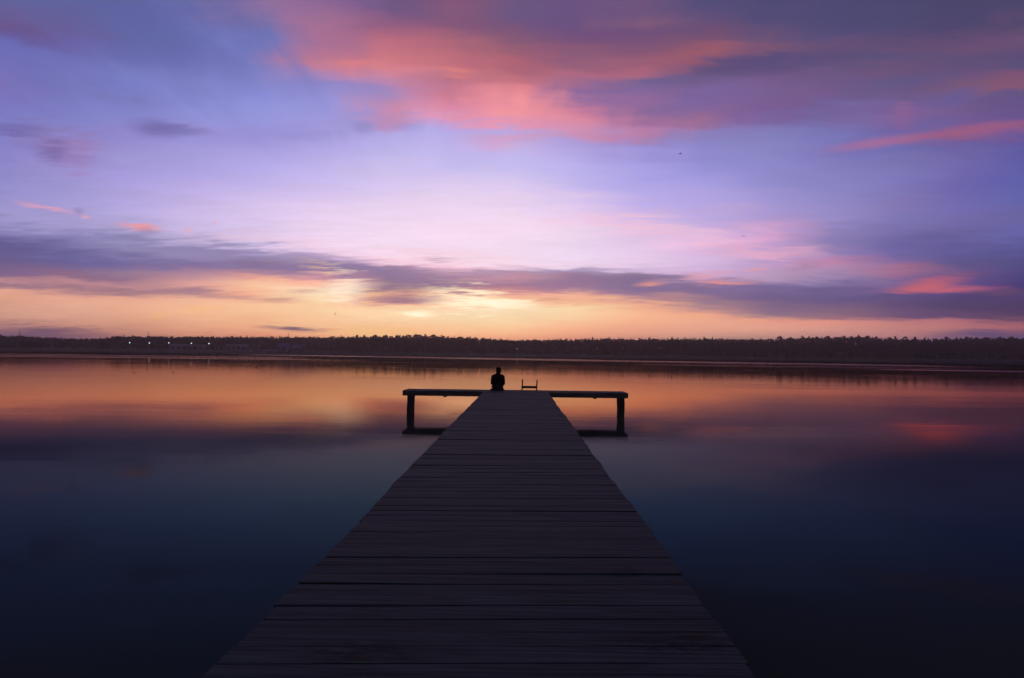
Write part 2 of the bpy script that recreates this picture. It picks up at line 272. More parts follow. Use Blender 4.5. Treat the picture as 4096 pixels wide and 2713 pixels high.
# ------------------------------------------------------------------ materials
def wood(name, base, dark, rough=.75, along='x', stain=True):
    m, t, b = material(name)
    co = t.new('ShaderNodeTexCoord').outputs['Object']
    sc = {'x': (1.3, 34, 34), 'y': (34, 1.3, 34), 'z': (34, 34, 1.3)}[along]
    g = t.noise(t.mapping(co, scale=sc), 1., 6, .62, .6)
    r = t.new('ShaderNodeNewGeometry').outputs['Random Per Island']
    c = t.mix(t.rng(g, .40, .62), lin(dark), lin(base))
    c = t.mix(1., c, t.comb(*(t.rng(r, 0, 1, .82, 1.10),) * 3), 'MULTIPLY')
    if stain:
        sn = t.noise(t.mapping(co, scale=(.9, 1.6, 1)), 1.1, 7, .68, .4)
        c = t.mix(t.rng(sn, .62, .72, 0., .75), c, (.006, .006, .005, 1))
        for (qx, qy, qa, qb) in ((-.62, -8.68, .30, .16), (.95, -8.50, .34, .17), (.86, -7.4, .12, .14), (-.72, -7.15, .07, .05)):   # damp mossy patches
            el_ = t.vmath('LENGTH', t.mapping(co, loc=(-qx / qa, -qy / qb, 0), scale=(1 / qa, 1 / qb, 0)), out=1)
            bn = t.noise(t.mapping(co, scale=(7, 22, 1)), 1., 6, .7)
            c = t.mix(t.math('MULTIPLY', t.rng(el_, 1.2, .5, 0., 1., smooth=True), t.rng(bn, .44, .56, 0., .8)), c, (.008, .009, .005, 1))
    t.l.new(c, b.inputs['Base Color'])
    b.inputs['Roughness'].default_value = rough
    b.inputs['Specular IOR Level'].default_value = .18
    bp = t.new('ShaderNodeBump'); bp.inputs['Strength'].default_value = .5; bp.inputs['Distance'].default_value = .004
    t.l.new(g, bp.inputs['Height']); t.l.new(bp.outputs[0], b.inputs['Normal'])
    return m
def plain(name, colr, rough=.8, var=.25, scale=6., spec=.3):
    m, t, b = material(name)
    co = t.new('ShaderNodeTexCoord').outputs['Object']
    n = t.noise(co, scale, 5, .6)
    k = t.rng(n, .3, .7, 1 - var, 1 + var)
    t.l.new(t.mix(1., lin(colr), t.comb(k, k, k), 'MULTIPLY'), b.inputs['Base Color'])
    b.inputs['Roughness'].default_value = rough; b.inputs['Specular IOR Level'].default_value = spec
    return m
DECKWOOD = wood('weathered_deck_wood', '4e5d60', '2f383b', along='x')
BEAM = wood('dark_beam_wood', '857670', '564b47', along='x', stain=False)
BEAM.node_tree.nodes['Principled BSDF'].inputs['Specular IOR Level'].default_value = .6; BEAM.node_tree.nodes['Principled BSDF'].inputs['Roughness'].default_value = .5
POSTW = wood('dark_post_wood', '726862', '47413d', along='z', stain=False)
EDGEW = wood('dark_fascia_wood', '4a423f', '2c2725', along='y', stain=False)

# water
WATER, t, b = material('lake_water')
geo = t.new('ShaderNodeNewGeometry'); P = geo.outputs['Position']; px_, py_, pz_ = t.sep(P)
dist = t.vmath('LENGTH', P, out=1)
wob = t.math('MULTIPLY', t.math('SUBTRACT', t.noise(t.mapping(P, scale=(.012, .02, 1)), 1., 3, .5), .5), 1.)
def band(y0, k, wid, x0, x1, fade=40.):           # a wind-ruffled lane: y = y0 + k x between x0 and x1
    yy = t.math('SUBTRACT', py_, t.math('ADD', t.math('MULTIPLY', px_, k), y0))
    yy = t.math('ADD', yy, t.math('MULTIPLY', wob, wid * 1.4))
    m = t.rng(t.math('ABSOLUTE', yy), wid * .35, wid * .62, 1., 0., smooth=True)
    m = t.math('MULTIPLY', m, t.rng(px_, x0, x0 + fade, 0., 1., smooth=True))
    return t.math('MULTIPLY', m, t.rng(px_, x1 - fade, x1, 1., 0., smooth=True))
bands = [band(300, -.50, 36, -170, 165), band(262, -.50, 9, -60, 150), band(348, -.4, 14, -200, 60),
         band(150, -.1, 16, 60, 400, 30), band(232, -.08, 12, -260, -60, 30), band(205, .0, 7, -190, -50, 30),
         band(178, -.1, 5, 20, 120, 20), band(186, .02, 9, -260, -20, 50)]
ruf = bands[0]
for q in bands[1:]: ruf = t.math('MAXIMUM', ruf, q)
streak = t.noise(t.mapping(P, scale=(.006, .10, 1)), 1., 5, .62, .3)
ruf2 = t.math('MULTIPLY', t.rng(streak, .56, .66, 0., .55, smooth=True), t.rng(py_, 70, 150, 0., 1.))
ruf = t.math('MAXIMUM', ruf, ruf2)
near = t.noise(t.mapping(P, scale=(.05, .16, 1)), 1., 4, .6)           # patches of light air near the pier
patch = t.math('ADD', t.rng(near, .35, .7, .3, 1.), t.rng(t.noise(t.mapping(P, loc=(30, 9, 0), scale=(.03, .30, 1)), 1., 4, .6), .52, .64, 0., .9, smooth=True))
h1 = t.noise(t.mapping(P, rot=(0, 0, R(4)), scale=(.6, 7.5, 1)), 1., 3, .5, .3)
h2 = t.noise(t.mapping(P, rot=(0, 0, R(-3)), scale=(.22, 1.5, 1)), 1., 3, .5)
H = t.math('MULTIPLY', t.math('ADD', t.math('MULTIPLY', h1, .0013), t.math('MULTIPLY', h2, .0006)), t.math('MULTIPLY', patch, t.rng(dist, 40, 120, 1., 1.5)))
bp = t.new('ShaderNodeBump'); bp.inputs['Strength'].default_value = 1.; bp.inputs['Distance'].default_value = 1.
t.l.new(H, bp.inputs['Height'])
rough = t.math('ADD', t.rng(ruf, 0., 1., .004, .15), t.math('MULTIPLY', patch, .006))
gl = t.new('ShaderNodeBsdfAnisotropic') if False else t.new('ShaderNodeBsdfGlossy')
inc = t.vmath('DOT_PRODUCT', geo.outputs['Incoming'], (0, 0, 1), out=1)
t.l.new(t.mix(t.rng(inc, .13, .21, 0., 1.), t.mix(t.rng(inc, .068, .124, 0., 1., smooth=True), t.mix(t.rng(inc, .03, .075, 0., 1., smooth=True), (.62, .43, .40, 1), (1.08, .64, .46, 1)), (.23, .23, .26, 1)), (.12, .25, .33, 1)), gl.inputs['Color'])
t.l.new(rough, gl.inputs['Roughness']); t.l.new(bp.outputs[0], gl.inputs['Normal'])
fr = t.new('ShaderNodeFresnel'); fr.inputs[0].default_value = 1.12
t.l.new(bp.outputs[0], fr.inputs['Normal'])
df = t.new('ShaderNodeBsdfDiffuse')
shoal = t.math('SUBTRACT', t.math('ADD', px_, t.math('MULTIPLY', t.math('SUBTRACT', t.noise(P, .35, 5, .6), .5), 2.2)),
               t.math('ADD', t.math('MULTIPLY', t.math('SUBTRACT', py_, 3.3), 2.2), 1.2))
shm = t.math('MULTIPLY', t.rng(shoal, 0., 1.2, 0., 1., smooth=True), t.rng(py_, 6.2, 4.5, 0., 1., smooth=True))
t.l.new(t.mix(shm, (.075, .085, .072, 1), (.115, .108, .080, 1)), df.inputs['Color'])
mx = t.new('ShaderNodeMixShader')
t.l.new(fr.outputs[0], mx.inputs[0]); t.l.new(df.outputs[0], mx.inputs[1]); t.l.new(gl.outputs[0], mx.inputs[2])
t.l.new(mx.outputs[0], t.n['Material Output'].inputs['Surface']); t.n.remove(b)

bm = bmesh.new()
vs = [bm.verts.new(p) for p in ((-1300, -400, 0), (1300, -400, 0), (1300, 1010, 0), (-1300, 1010, 0))]
bm.faces.new(vs); tag(finish('water', bm, WATER), kind='structure')

# ------------------------------------------------------------------ far shore
SH = [(-1500, 1404), (0, 1413.5), (512, 1415.5), (1024, 1417), (2048, 1432), (3072, 1445), (3584, 1455), (4096, 1468), (5200, 1500)]
TOP = [(-1500, 1320), (0, 1338), (170, 1343), (370, 1351), (720, 1351), (930, 1352), (1140, 1341), (1400, 1341)]
TOPL = [(-1200, 1325), (0, 1338), (88, 1339), (160, 1346), (300, 1350), (400, 1351), (492, 1339), (605, 1342), (1024, 1342), (1344, 1342), (1672, 1336.5), (1800, 1342),
        (2048, 1353), (2190, 1352), (2350, 1351), (2690, 1350), (3072, 1350), (3200, 1346), (3435, 1341), (3550, 1350), (3750, 1352), (3810, 1348), (4096, 1345), (5200, 1330)]
def tan_of(px, py): d = ray(px, py); return d.x / d.y
def drop(px, py): d = ray(px, py); return d.z / d.y
SHX = [tan_of(a, b) for a, b in SH]; SHY = [EYE / -drop(a, b) for a, b in SH]
RIDGE = 760.
TPX = [tan_of(a, b) for a, b in TOPL]; TPZ = [drop(a, b) for a, b in TOPL]
def shore_y(k): return float(np.interp(k, SHX, SHY))
def top_slope(k): return float(np.interp(k, TPX, TPZ))
TREE = 12.5
def ridge_ground(k): return max(2.2, top_slope(k) * RIDGE + EYE - TREE)
def ground(k, Y):
    s = shore_y(k); rg = ridge_ground(k)
    a = min(max((Y - s) / 110, 0), 1); base = -.25 + 2.1 * a * a * (3 - 2 * a)
    if Y < s + 1: base = -.4 + .15 * max(Y - s, -1)
    f = min(max((Y - 540) / (RIDGE - 540), 0), 1)
    return base + (rg - 1.85) * f * f * (3 - 2 * f) * (1 if rg > 1.85 else 0)
bm = bmesh.new(); ks = np.linspace(-1.25, 1.25, 121); rows = []
for k in ks:
    s = shore_y(k); ys = [s - 8, s, s + 4, s + 12, s + 30, s + 60, s + 110, 520, 560, 600, 650, 700, 760, 860, 1000]
    ys = sorted(ys)
    rows.append([bm.verts.new((k * y, y, ground(k, y) + (random.uniform(-.06, .06) if y > s else 0))) for y in ys])
for r0, r1 in zip(rows, rows[1:]):
    for i in range(len(r0) - 1): bm.faces.new((r0[i], r1[i], r1[i + 1], r0[i + 1]))
SHORE = plain('dark_meadow', '3a3a28', .95, .35, .05, .1)
tag(finish('far_shore', bm, SHORE, smooth=True), kind='structure')

FOL, t, b = material('dark_foliage')
co = t.new('ShaderNodeNewGeometry').outputs['Position']
n = t.noise(co, .35, 4, .6)
t.l.new(t.mix(t.rng(n, .35, .65), (.016, .020, .011, 1), (.045, .055, .028, 1)), b.inputs['Base Color'])
b.inputs['Roughness'].default_value = .9; b.inputs['Specular IOR Level'].default_value = .1
BARK = plain('dark_bark', '3a2c24', .95, .3, 4., .1)
REED = plain('dry_reed', '4a4230', .95, .3, 2., .1)

def crown_template(kind, n=110):
    """leaf-clump faces filling an uneven crown about 12 m tall; kinds: 0 pine, 1 broad, 2 narrow fir"""
    rs = np.random.default_rng(40 + kind); V_, F_ = [], []
    if kind % 3 == 2:
        pts = []
        for i in range(n):
            z = rs.uniform(2.0, 12.4); r = (12.6 - z) * .22 * rs.uniform(.3, 1) * (1 + .35 * math.sin(z * 3.1)); a = rs.uniform(0, 6.283)
            pts.append((r * math.cos(a), r * math.sin(a), z, .5 + .06 * (12.5 - z)))
    else:
        blobs = []
        nb = 7 if kind % 3 == 0 else 9
        for i in range(nb):
            z = rs.uniform(5.5 if kind % 3 == 0 else 3.5, 11.0); sp = 2.0 * (1.1 - abs(z - 8) / 7)
            blobs.append((rs.uniform(-sp, sp), rs.uniform(-sp, sp), z, rs.uniform(.8, 1.6)))
        blobs.append((rs.uniform(-.6, .6), 0, 11.4, .9))
        pts = []
        for i in range(n):
            bx, by, bz, br = blobs[i % len(blobs)]
            v = rs.normal(size=3); v /= np.linalg.norm(v); v *= br * rs.uniform(.45, 1.05)
            pts.append((bx + v[0], by + v[1], bz + v[2] * .75, rs.uniform(.45, .8)))
    for (x, y, z, s) in pts:
        q = rs.normal(size=(2, 3)); a = q[0] / np.linalg.norm(q[0]); b_ = np.cross(a, q[1]); b_ /= np.linalg.norm(b_)
        c = np.array((x, y, z)); k = len(V_)
        for p in (a * s, b_ * s * .8, -a * s * .9, -b_ * s): V_.append(c + p * rs.uniform(.7, 1.1))
        F_.append((k, k + 1, k + 2, k + 3))
    return np.array(V_), np.array(F_)
def trunk_template():
    V_, F_ = [], []
    for (z, r) in ((0, .28), (6, .18), (10.5, .06)):
        for k in range(5): V_.append((r * math.cos(k * 1.2566), r * math.sin(k * 1.2566), z))
    for lvl in (0, 5):
        for k in range(5): F_.append((lvl + k, lvl + (k + 1) % 5, lvl + 5 + (k + 1) % 5, lvl + 5 + k))
    return np.array(V_), np.array(F_)
def mesh_np(name, Vs, Fs):
    me = bpy.data.meshes.new(name)
    me.vertices.add(len(Vs)); me.vertices.foreach_set('co', Vs.astype(np.float32).ravel())
    me.loops.add(Fs.size); me.loops.foreach_set('vertex_index', Fs.astype(np.int32).ravel())
    me.polygons.add(len(Fs)); me.polygons.foreach_set('loop_start', np.arange(0, Fs.size, Fs.shape[1], dtype=np.int32))
    me.update(calc_edges=True); me.validate()
    return me
TPL = [crown_template(k) for k in range(6)]; TR = trunk_template()
def scatter(name, pts, mat, tpls, label):
    Vs, Fs, off = [], [], 0
    for (x, y, z, s, wd) in pts:
        v, f = tpls[RNG.integers(len(tpls))]; a = RNG.uniform(0, 6.28); c_, s_ = math.cos(a), math.sin(a)
        v2 = np.column_stack(((v[:, 0] * c_ - v[:, 1] * s_) * s * wd + x, (v[:, 0] * s_ + v[:, 1] * c_) * s * wd + y, v[:, 2] * s + z))
        Vs.append(v2); Fs.append(f + off); off += len(v2)
    return tag(link(name, mesh_np(name, np.vstack(Vs), np.vstack(Fs)), mat), kind='stuff', label=label)
full = [(np.vstack((v, TR[0])), np.vstack((f, TR[1] + len(v)))) for v, f in TPL]
pts = []
for row, Y in enumerate((556, 572, 590, 610, 632, 656, 682, 710, 736, 758)):
    x = -1.02 * Y
    while x < 1.02 * Y:
        k = x / Y; yy = Y + random.uniform(-9, 9)
        s = random.uniform(.72, 1.06)
        lim = top_slope(k) * yy + EYE                        # nothing on the slope rises above the skyline
        g = ground(k, yy); hmax = (lim - g) / 12.4
        s = min(s, max(.25, hmax * random.uniform(.80, 1.0)))
        if not (-.42 < k < -.27 and yy < 575):
            pts.append((k * yy, yy, g - .2, s, random.uniform(.95, 1.35)))
        x += random.uniform(2.6, 5.0) if row < 7 else random.uniform(1.9, 3.4)
scatter('forest', pts, FOL, full, 'dark far-off pine wood along the whole opposite shore')
# low willow scrub before the wood
pts = []
for i in range(900):
    k = random.uniform(-1., 1.); s0 = shore_y(k); Y = random.uniform(max(s0 + 60, 400), 548)
    if -.58 < k < -.25 and random.random() < .8: continue
    if random.random() < .45 and k > -.25: continue
    pts.append((k * Y, Y, ground(k, Y) - .5, random.uniform(.18, .42), random.uniform(1.6, 2.6)))
scatter('scrub', pts, FOL, [TPL[1], TPL[4]], 'low dark scrub on the flat ground in front of the wood')
# reed bed along the water line
Vs, Fs = [], []
for i in range(15000):
    k = random.uniform(-1.05, 1.05); Y = shore_y(k) + 1 + random.expovariate(1 / 9)
    h = random.uniform(.5, 1.3); x = k * Y; z = ground(k, Y) - .05; d = random.uniform(.05, .16); l = random.uniform(-.3, .3)
    n0 = len(Vs); Vs += [(x - d, Y, z), (x + d, Y + .05, z), (x + l, Y, z + h)]; Fs.append((n0, n0 + 1, n0 + 2))
tag(link('reeds', mesh_np('reeds', np.array(Vs), np.array(Fs)), REED), kind='stuff', label='thin dark fringe of reeds along the far water line')

# trees one can tell apart on the skyline
def pine(name, kind):
    root = empty(name, (0, 0, 0))
    v, f = crown_template(kind, 230)
    link('crown', mesh_np('crown', v, f), FOL, root)
    bm = bmesh.new()
    tube(bm, (0, 0, -.3), (.1, 0, 6), .24, .17, 8); tube(bm, (.1, 0, 6), (-.05, .05, 11), .17, .05, 8)
    for i in range(6):
        z = 5.5 + i * .8; a = i * 2.4
        tube(bm, (.05, 0, z), (1.5 * math.cos(a), 1.5 * math.sin(a), z + .8), .07, .03, 6)
    finish('trunk', bm, BARK, root)
    return root
protos = {k: None for k in (0, 1, 2, 3, 4)}
def copy_tree(o, parent=None):
    c = o.copy(); C.objects.link(c)
    if parent: c.parent = parent
    for ch in [q for q in KIDS[o.name]]: copy_tree(ch, c)
    return c
KIDS = {}
def register(o):
    KIDS[o.name] = [q for q in C.objects if q.parent == o]
    for q in KIDS[o.name]: register(q)
def place_tree(px, top_py, Y, kind, label, group):
    k = tan_of(px, top_py)
    if protos[kind] is None:
        r = pine('pine_tree', kind); register(r); protos[kind] = r
    else: r = copy_tree(protos[kind])
    g = ground(k, Y); ztop = EYE + drop(px, top_py + 2.5) * Y
    s = (ztop - g) / 12.2
    r.location = (k * Y, Y, g); r.scale = (s * random.uniform(.9, 1.2), s, s); r.rotation_euler = (0, 0, random.uniform(0, 6))
    tag(r, label, 'tree', group)
for px, py in ((3120, 1342), (3165, 1345), (3206, 1341), (3237, 1342), (3268, 1343), (3312, 1341), (3372, 1341), (3405, 1343), (3434, 1337), (3470, 1340), (3508, 1343), (3552, 1346), (3582, 1342), (3626, 1343), (3664, 1344), (3700, 1348), (3744, 1351), (3786, 1344), (3830, 1347), (3872, 1344), (3905, 1346), (3950, 1345), (4000, 1344), (4050, 1343)):
    place_tree(px, py, random.uniform(700, 745), random.choice((0, 1, 3, 4)), 'dark broad-crowned pine rising above the wooded skyline at the right', 'skyline pines at the right')
for px, py in ((1428, 1337), (1456, 1338), (1500, 1336), (1545, 1337), (1588, 1337), (1636, 1336), (1664, 1334), (1680, 1335), (1700, 1334), (1735, 1335), (1765, 1338)):
    place_tree(px, py, random.uniform(715, 748), random.choice((0, 1, 3)), 'dark pine on the small hump of the skyline left of the seated person', 'skyline pines on the central hump')
for px, py in ((2370, 1346), (2437, 1346), (2475, 1349), (2558, 1350), (2600, 1348), (2688, 1345), (2740, 1348), (2816, 1345), (2850, 1346)):
    place_tree(px, py, random.uniform(715, 748), random.choice((2, 0)), 'small pointed conifer on the skyline right of centre', 'pointed conifers right of centre')

# ------------------------------------------------------------------ buildings, lamps, masts on the far left shore
WALLM = plain('pale_plaster', '8c8c8a', .9, .15, 1.); ROOFM = plain('blue_sheet_roof', '5c6f9c', .6, .15, .6)
GREY = plain('grey_roof', '8c8f9c', .7, .15, .6); GLASS, t, b = material('window_glass')
b.inputs['Base Color'].default_value = (.02, .025, .03, 1); b.inputs['Roughness'].default_value = .08
DOORM = plain('brown_door', '4a3528', .7); STEEL = plain('galvanised_steel', '707478', .5, .15, 3.)
def house(px, Y, wd, dp, wall_h, roof_h, name, label, roofm, wins=2, group=None, gz=None):
    k = tan_of(px, 1390); g = ground(k, Y) if gz is None else gz
    r = empty(name, (k * Y, Y, g), math.atan(-k)); tag(r, label, 'building', group)
    bm = bmesh.new(); box(bm, -wd / 2, wd / 2, -dp / 2, dp / 2, -1, wall_h)
    for s in (-1, 1):
        x = s * wd / 2
        vs = [bm.verts.new(p) for p in ((x, -dp / 2, wall_h), (x, dp / 2, wall_h), (x, 0, wall_h + roof_h))]
        bm.faces.new(vs)
    finish('wall', bm, WALLM, r)
    bm = bmesh.new(); e = .45
    for s in (-1, 1):
        q = roof_h / (dp / 2); y0 = s * (dp / 2 + e); z0 = wall_h - e * q
        vs = [bm.verts.new(p) for p in ((-wd / 2 - e, y0, z0), (wd / 2 + e, y0, z0), (wd / 2 + e, 0, wall_h + roof_h), (-wd / 2 - e, 0, wall_h + roof_h))]
        f = bm.faces.new(vs if s < 0 else vs[::-1])
    bmesh.ops.remove_doubles(bm, verts=bm.verts[:], dist=.001)
    bmesh.ops.solidify(bm, geom=bm.faces[:], thickness=-.15)
    rf = finish('roof', bm, roofm, r)
    bm = bmesh.new(); box(bm, wd * .2, wd * .2 + .7, .5, 1.2, wall_h + roof_h * .3, wall_h + roof_h + .9); finish('chimney', bm, WALLM, rf)
    for i in range(wins):
        x = -wd / 2 + wd * (i + .5) / (wins + .6)
        bm = bmesh.new(); box(bm, x - .75, x + .75, -dp / 2 - .06, -dp / 2 - .003, wall_h * .35, wall_h * .75)
        wn = finish('window', bm, GLASS, r)
        bm = bmesh.new()
        for (a0, a1, c0, c1) in ((x - .85, x + .85, wall_h * .75, wall_h * .75 + .1), (x - .85, x + .85, wall_h * .35 - .1, wall_h * .35), (x - .85, x - .75, wall_h * .35, wall_h * .75), (x + .75, x + .85, wall_h * .35, wall_h * .75)):
            box(bm, a0, a1, -dp / 2 - .09, -dp / 2 - .003, c0, c1)
        finish('frame', bm, WALLM, wn)
    bm = bmesh.new(); box(bm, wd / 2 - 1.4, wd / 2 - .5, -dp / 2 - .06, -dp / 2 - .003, .02, 2.05); finish('door', bm, DOORM, r)
house(1134, 528, 9.5, 8, 3.6, 3.0, 'house', 'larger pale house with a pitched bluish roof on the far left shore', ROOFM)
house(1190, 536, 7.0, 6.5, 3.0, 2.4, 'house', 'smaller bluish-roofed house right of the larger one on the far shore', ROOFM)
house(1092, 505, 8.0, 5, 1.5, .7, 'shed', 'low pale shed at the left foot of the larger far house', GREY, 1)
house(754, 545, 26, 8, 3.4, 1.4, 'long_building', 'long low building with a pale roof behind the row of lamps', GREY, 6)
house(950, 548, 16, 8, 3.8, 1.6, 'long_building', 'shorter grey-roofed building between the lamps and the houses', GREY, 4)

LAMP, t, b = material('cold_lamp_glow')
b.inputs['Base Color'].default_value = (.9, .95, 1, 1); b.inputs['Emission Color'].default_value = (.80, .88, 1, 1); b.inputs['Emission Strength'].default_value = 2.2
def lamp_root():
    r = empty('street_lamp', (0, 0, 0))
    bm = bmesh.new(); tube(bm, (0, 0, -.4), (0, 0, 5.9), .11, .07, 10); tube(bm, (0, 0, 5.9), (0, -.9, 6.15), .05, .04, 8); finish('pole', bm, STEEL, r)
    bm = bmesh.new(); bevelled_box(bm, -.28, .28, -1.3, -.7, 6.12, 6.24, .03); h = finish('lamp_head', bm, STEEL, r)
    bm = bmesh.new(); ball(bm, (0, -1.0, 6.06), (.38, .38, .30)); finish('lens', bm, LAMP, h, True)
    register(r); return r
lampdata = [(518.5, 1371, 'leftmost'), (597.5, 1372, 'second from the left'), (675, 1372, 'middle'), (766, 1373.5, 'second from the right'), (836, 1374.5, 'rightmost')]
L0 = None
for px, py, wd in lampdata:
    Y = 505.; k = tan_of(px, py)
    r = L0 if L0 is None and False else (lamp_root() if L0 is None else copy_tree(L0))
    if L0 is None: L0 = r
    z = EYE + drop(px, py) * Y
    r.location = (k * Y, Y + 1, z - 6.06)
    tag(r, 'lit street lamp, %s of five on the far left shore' % wd, 'street lamp', 'lit lamps on the far left shore')
r = copy_tree(L0); px, py = 1172, 1388.5; Y = 500; k = tan_of(px, py)
r.location = (k * Y, Y, EYE + drop(px, py) * Y - 6.06 * .45); r.scale = (.45, .45, .45)
tag(r, 'small low lit lamp standing between the two bluish-roofed houses', 'street lamp')
def mast(px, top, Y, label, arm):
    k = tan_of(px, top); zt = EYE + drop(px, top) * Y; g = ground(k, Y)
    r = empty('mast', (k * Y, Y, g)); tag(r, label, 'mast'); H_ = zt - g
    bm = bmesh.new()
    for i in range(3):
        a = i * 2.094; tube(bm, (.6 * math.cos(a), .6 * math.sin(a), -.3), (.25 * math.cos(a), .25 * math.sin(a), H_), .09, .07, 6)
    z = 0
    while z < H_ - 1.6:
        for i in range(3):
            a, c_ = i * 2.094, (i + 1) * 2.094; q = .6 - .35 * z / H_
            tube(bm, (q * math.cos(a), q * math.sin(a), z), (q * math.cos(c_), q * math.sin(c_), z + 1.5), .04, .04, 5)
        z += 1.5
    finish('lattice', bm, STEEL, r)
    if arm:
        bm = bmesh.new()
        for d in ((-2.2, -2.4), (0, 0)): pass
        tube(bm, (0, 0, H_ - 2.6), (-1.9, 0, H_ - 2.2), .07, .05, 6); tube(bm, (0, 0, H_ - 1.4), (-1.9, 0, H_ - 2.2), .04, .04, 6)
        finish('crossarm', bm, STEEL, r)
mast(78, 1322, 770, 'thin lattice mast over the trees at the far left edge', False)
mast(595, 1327, 770, 'lattice mast with a short side arm above the row of lamps', True)
mast(1155, 1331, 770, 'short mast just topping the trees above the bluish houses', False)

# ------------------------------------------------------------------ pier
XL, XR = -1.37, 1.088                # walkway edges
YF, YB = 26.1, 27.4                   # cross platform front and back
pier = empty('pier', ((XL + XR) / 2, 12, 0)); tag(pier, 'long weathered plank pier ending in a wide T-shaped platform over the lake', 'pier')
ox, oy = pier.location.x, pier.location.y
def part(name, bm, mat, smooth=False):
    bmesh.ops.translate(bm, verts=bm.verts[:], vec=(-ox, -oy, 0))
    return finish(name, bm, mat, pier, smooth)
# walkway boards, each cut and laid a little differently
bm = bmesh.new(); y = -5.0; i = 0; yaw = math.tan(R(2.6)); edgeL = edgeR = 0.
while y < YF - .012:
    wdt = .183 + random.uniform(-.022, .022)
    if YF - .004 - y - wdt < .10: wdt = YF - .004 - y
    edgeL = edgeL * .85 + random.uniform(-.008, .008); edgeR = edgeR * .85 + random.uniform(-.008, .008)
    x0 = XL + edgeL + random.uniform(-.007, .007); x1 = XR + edgeR + random.uniform(-.007, .007)
    gap = random.choice((.001, .001, .001, .002, .003, .006)) + random.uniform(0, .0015)
    zt = DECK + random.uniform(-.003, .004); th = .038
    yawf = yaw if y < 20 else yaw * max(0, (YF - .2 - y) / 6.)
    tw = random.uniform(-.0025, .0025); cup = random.uniform(-.0012, .002)
    bow = 0.
    if abs(y - 8.35) < .08: bow = -.035
    if abs(y - 4.35) < .08: bow = 'l'
    N = 12; prof = []
    for j in range(N + 1):
        u = j / N; x = x0 + (x1 - x0) * u; base = y + (x - ox) * yawf + .004 * math.sin(u * 5 + i * 1.7) * ((i * 37 % 5) / 4)
        g0 = 0.; wn = 0.
        if bow == 'l': g0 = .030 * max(0, 1 - u / .48)
        elif bow: g0 = .036 * math.sin(math.pi * min(1, max(0, (u - .08) / .8)))
        ya, yb = base + gap / 2 + g0, base + wdt - gap / 2
        z = zt + tw * (u - .5) * 2
        e = .004
        prof.append([bm.verts.new(p) for p in ((x, ya, z - th), (x, ya, z - e), (x, ya + e, z), (x, (ya + yb) / 2, z + cup), (x, yb - e, z), (x, yb, z - e), (x, yb, z - th))])
    for a_, b_ in zip(prof, prof[1:]):
        for m in range(7): bm.faces.new((a_[m], b_[m], b_[(m + 1) % 7], a_[(m + 1) % 7]))
    bm.faces.new(prof[0][::-1]); bm.faces.new(prof[-1])
    y += wdt; i += 1
bmesh.ops.recalc_face_normals(bm, faces=bm.faces[:])
part('walkway_boards', bm, DECKWOOD)
# cross platform: boards running across, framed by fascia beams
PX0, PX1 = -4.47, 4.15
bm = bmesh.new(); y = YF + .052
while y < YB - .16:
    wdt = .152
    zt = DECK - .006 + random.uniform(-.002, .002)
    cuts = [PX0 + .052] + sorted(random.uniform(-2.8, 2.8) for _ in range(2)) + [PX1 - .052]
    for c0, c1 in zip(cuts, cuts[1:]):
        bevelled_box(bm, c0 + .003, c1 - .003, y + .003, y + wdt - .003, zt - .04, zt, .004)
    y += wdt
part('platform_boards', bm, DECKWOOD)
for (x0, x1, y0, y1) in ((PX0, PX1, YF, YF + .05), (PX0, PX1, YB - .05, YB)):
    bm = bmesh.new(); bevelled_box(bm, x0, x1, y0, y1, DECK - .20, DECK, .006); part('fascia', bm, BEAM)
for x0 in (PX0, PX1 - .05):
    bm = bmesh.new(); bevelled_box(bm, x0 + .002, x0 + .048, YF + .052, YB - .052, DECK - .19, DECK - .002, .004); part('fascia', bm, EDGEW)
for x in (-2.86, -1.5, .9, 2.9):
    bm = bmesh.new(); bevelled_box(bm, x - .05, x + .05, YF + .055, YB - .055, DECK - .24, DECK - .052, .004); part('joist', bm, EDGEW)
for (x, yy, s) in ((-4.175, YF + .20, .13), (3.895, YF + .20, .132), (-4.30, YB - .20, .11), (4.0, YB - .20, .11), (-1.2, YF + .2, .12), (.85, YF + .2, .12)):
    bm = bmesh.new()
    n = 16; prev = None
    for j in range(15):
        z = -2.4 + j * (DECK - .20 + 2.4) / 14; ring = []
        for kx, ky in ((-1, -1), (1, -1), (1, 1), (-1, 1)):
            wv = .006 * math.sin(z * 7 + kx + x) + random.uniform(-.004, .004)
            ring.append(bm.verts.new((x + kx * (s + wv), yy + ky * (s + wv), z - .003)))
        if prev:
            for m in range(4): bm.faces.new((prev[m], prev[(m + 1) % 4], ring[(m + 1) % 4], ring[m]))
        prev = ring
    bm.faces.new(prev)
    part('post', bm, POSTW)
for x0 in (XL + .18, -.24, XR - .26):
    bm = bmesh.new(); bevelled_box(bm, x0, x0 + .08, -5, YF - .01, DECK - .24, DECK - .046, .005); part('stringer', bm, EDGEW)
for yy in (1.5, 5.5, 9.5, 13.5, 17.5, 21.5):
    bm = bmesh.new(); bevelled_box(bm, XL + .1, XR - .1, yy - .07, yy + .07, DECK - .38, DECK - .243, .005); part('crossbeam', bm, BEAM)
    for x in (XL + .24, XR - .24):
        bm = bmesh.new(); tube(bm, (x, yy, -2.4), (x, yy, DECK - .382), .10, .09, 14); part('piling', bm, POSTW)

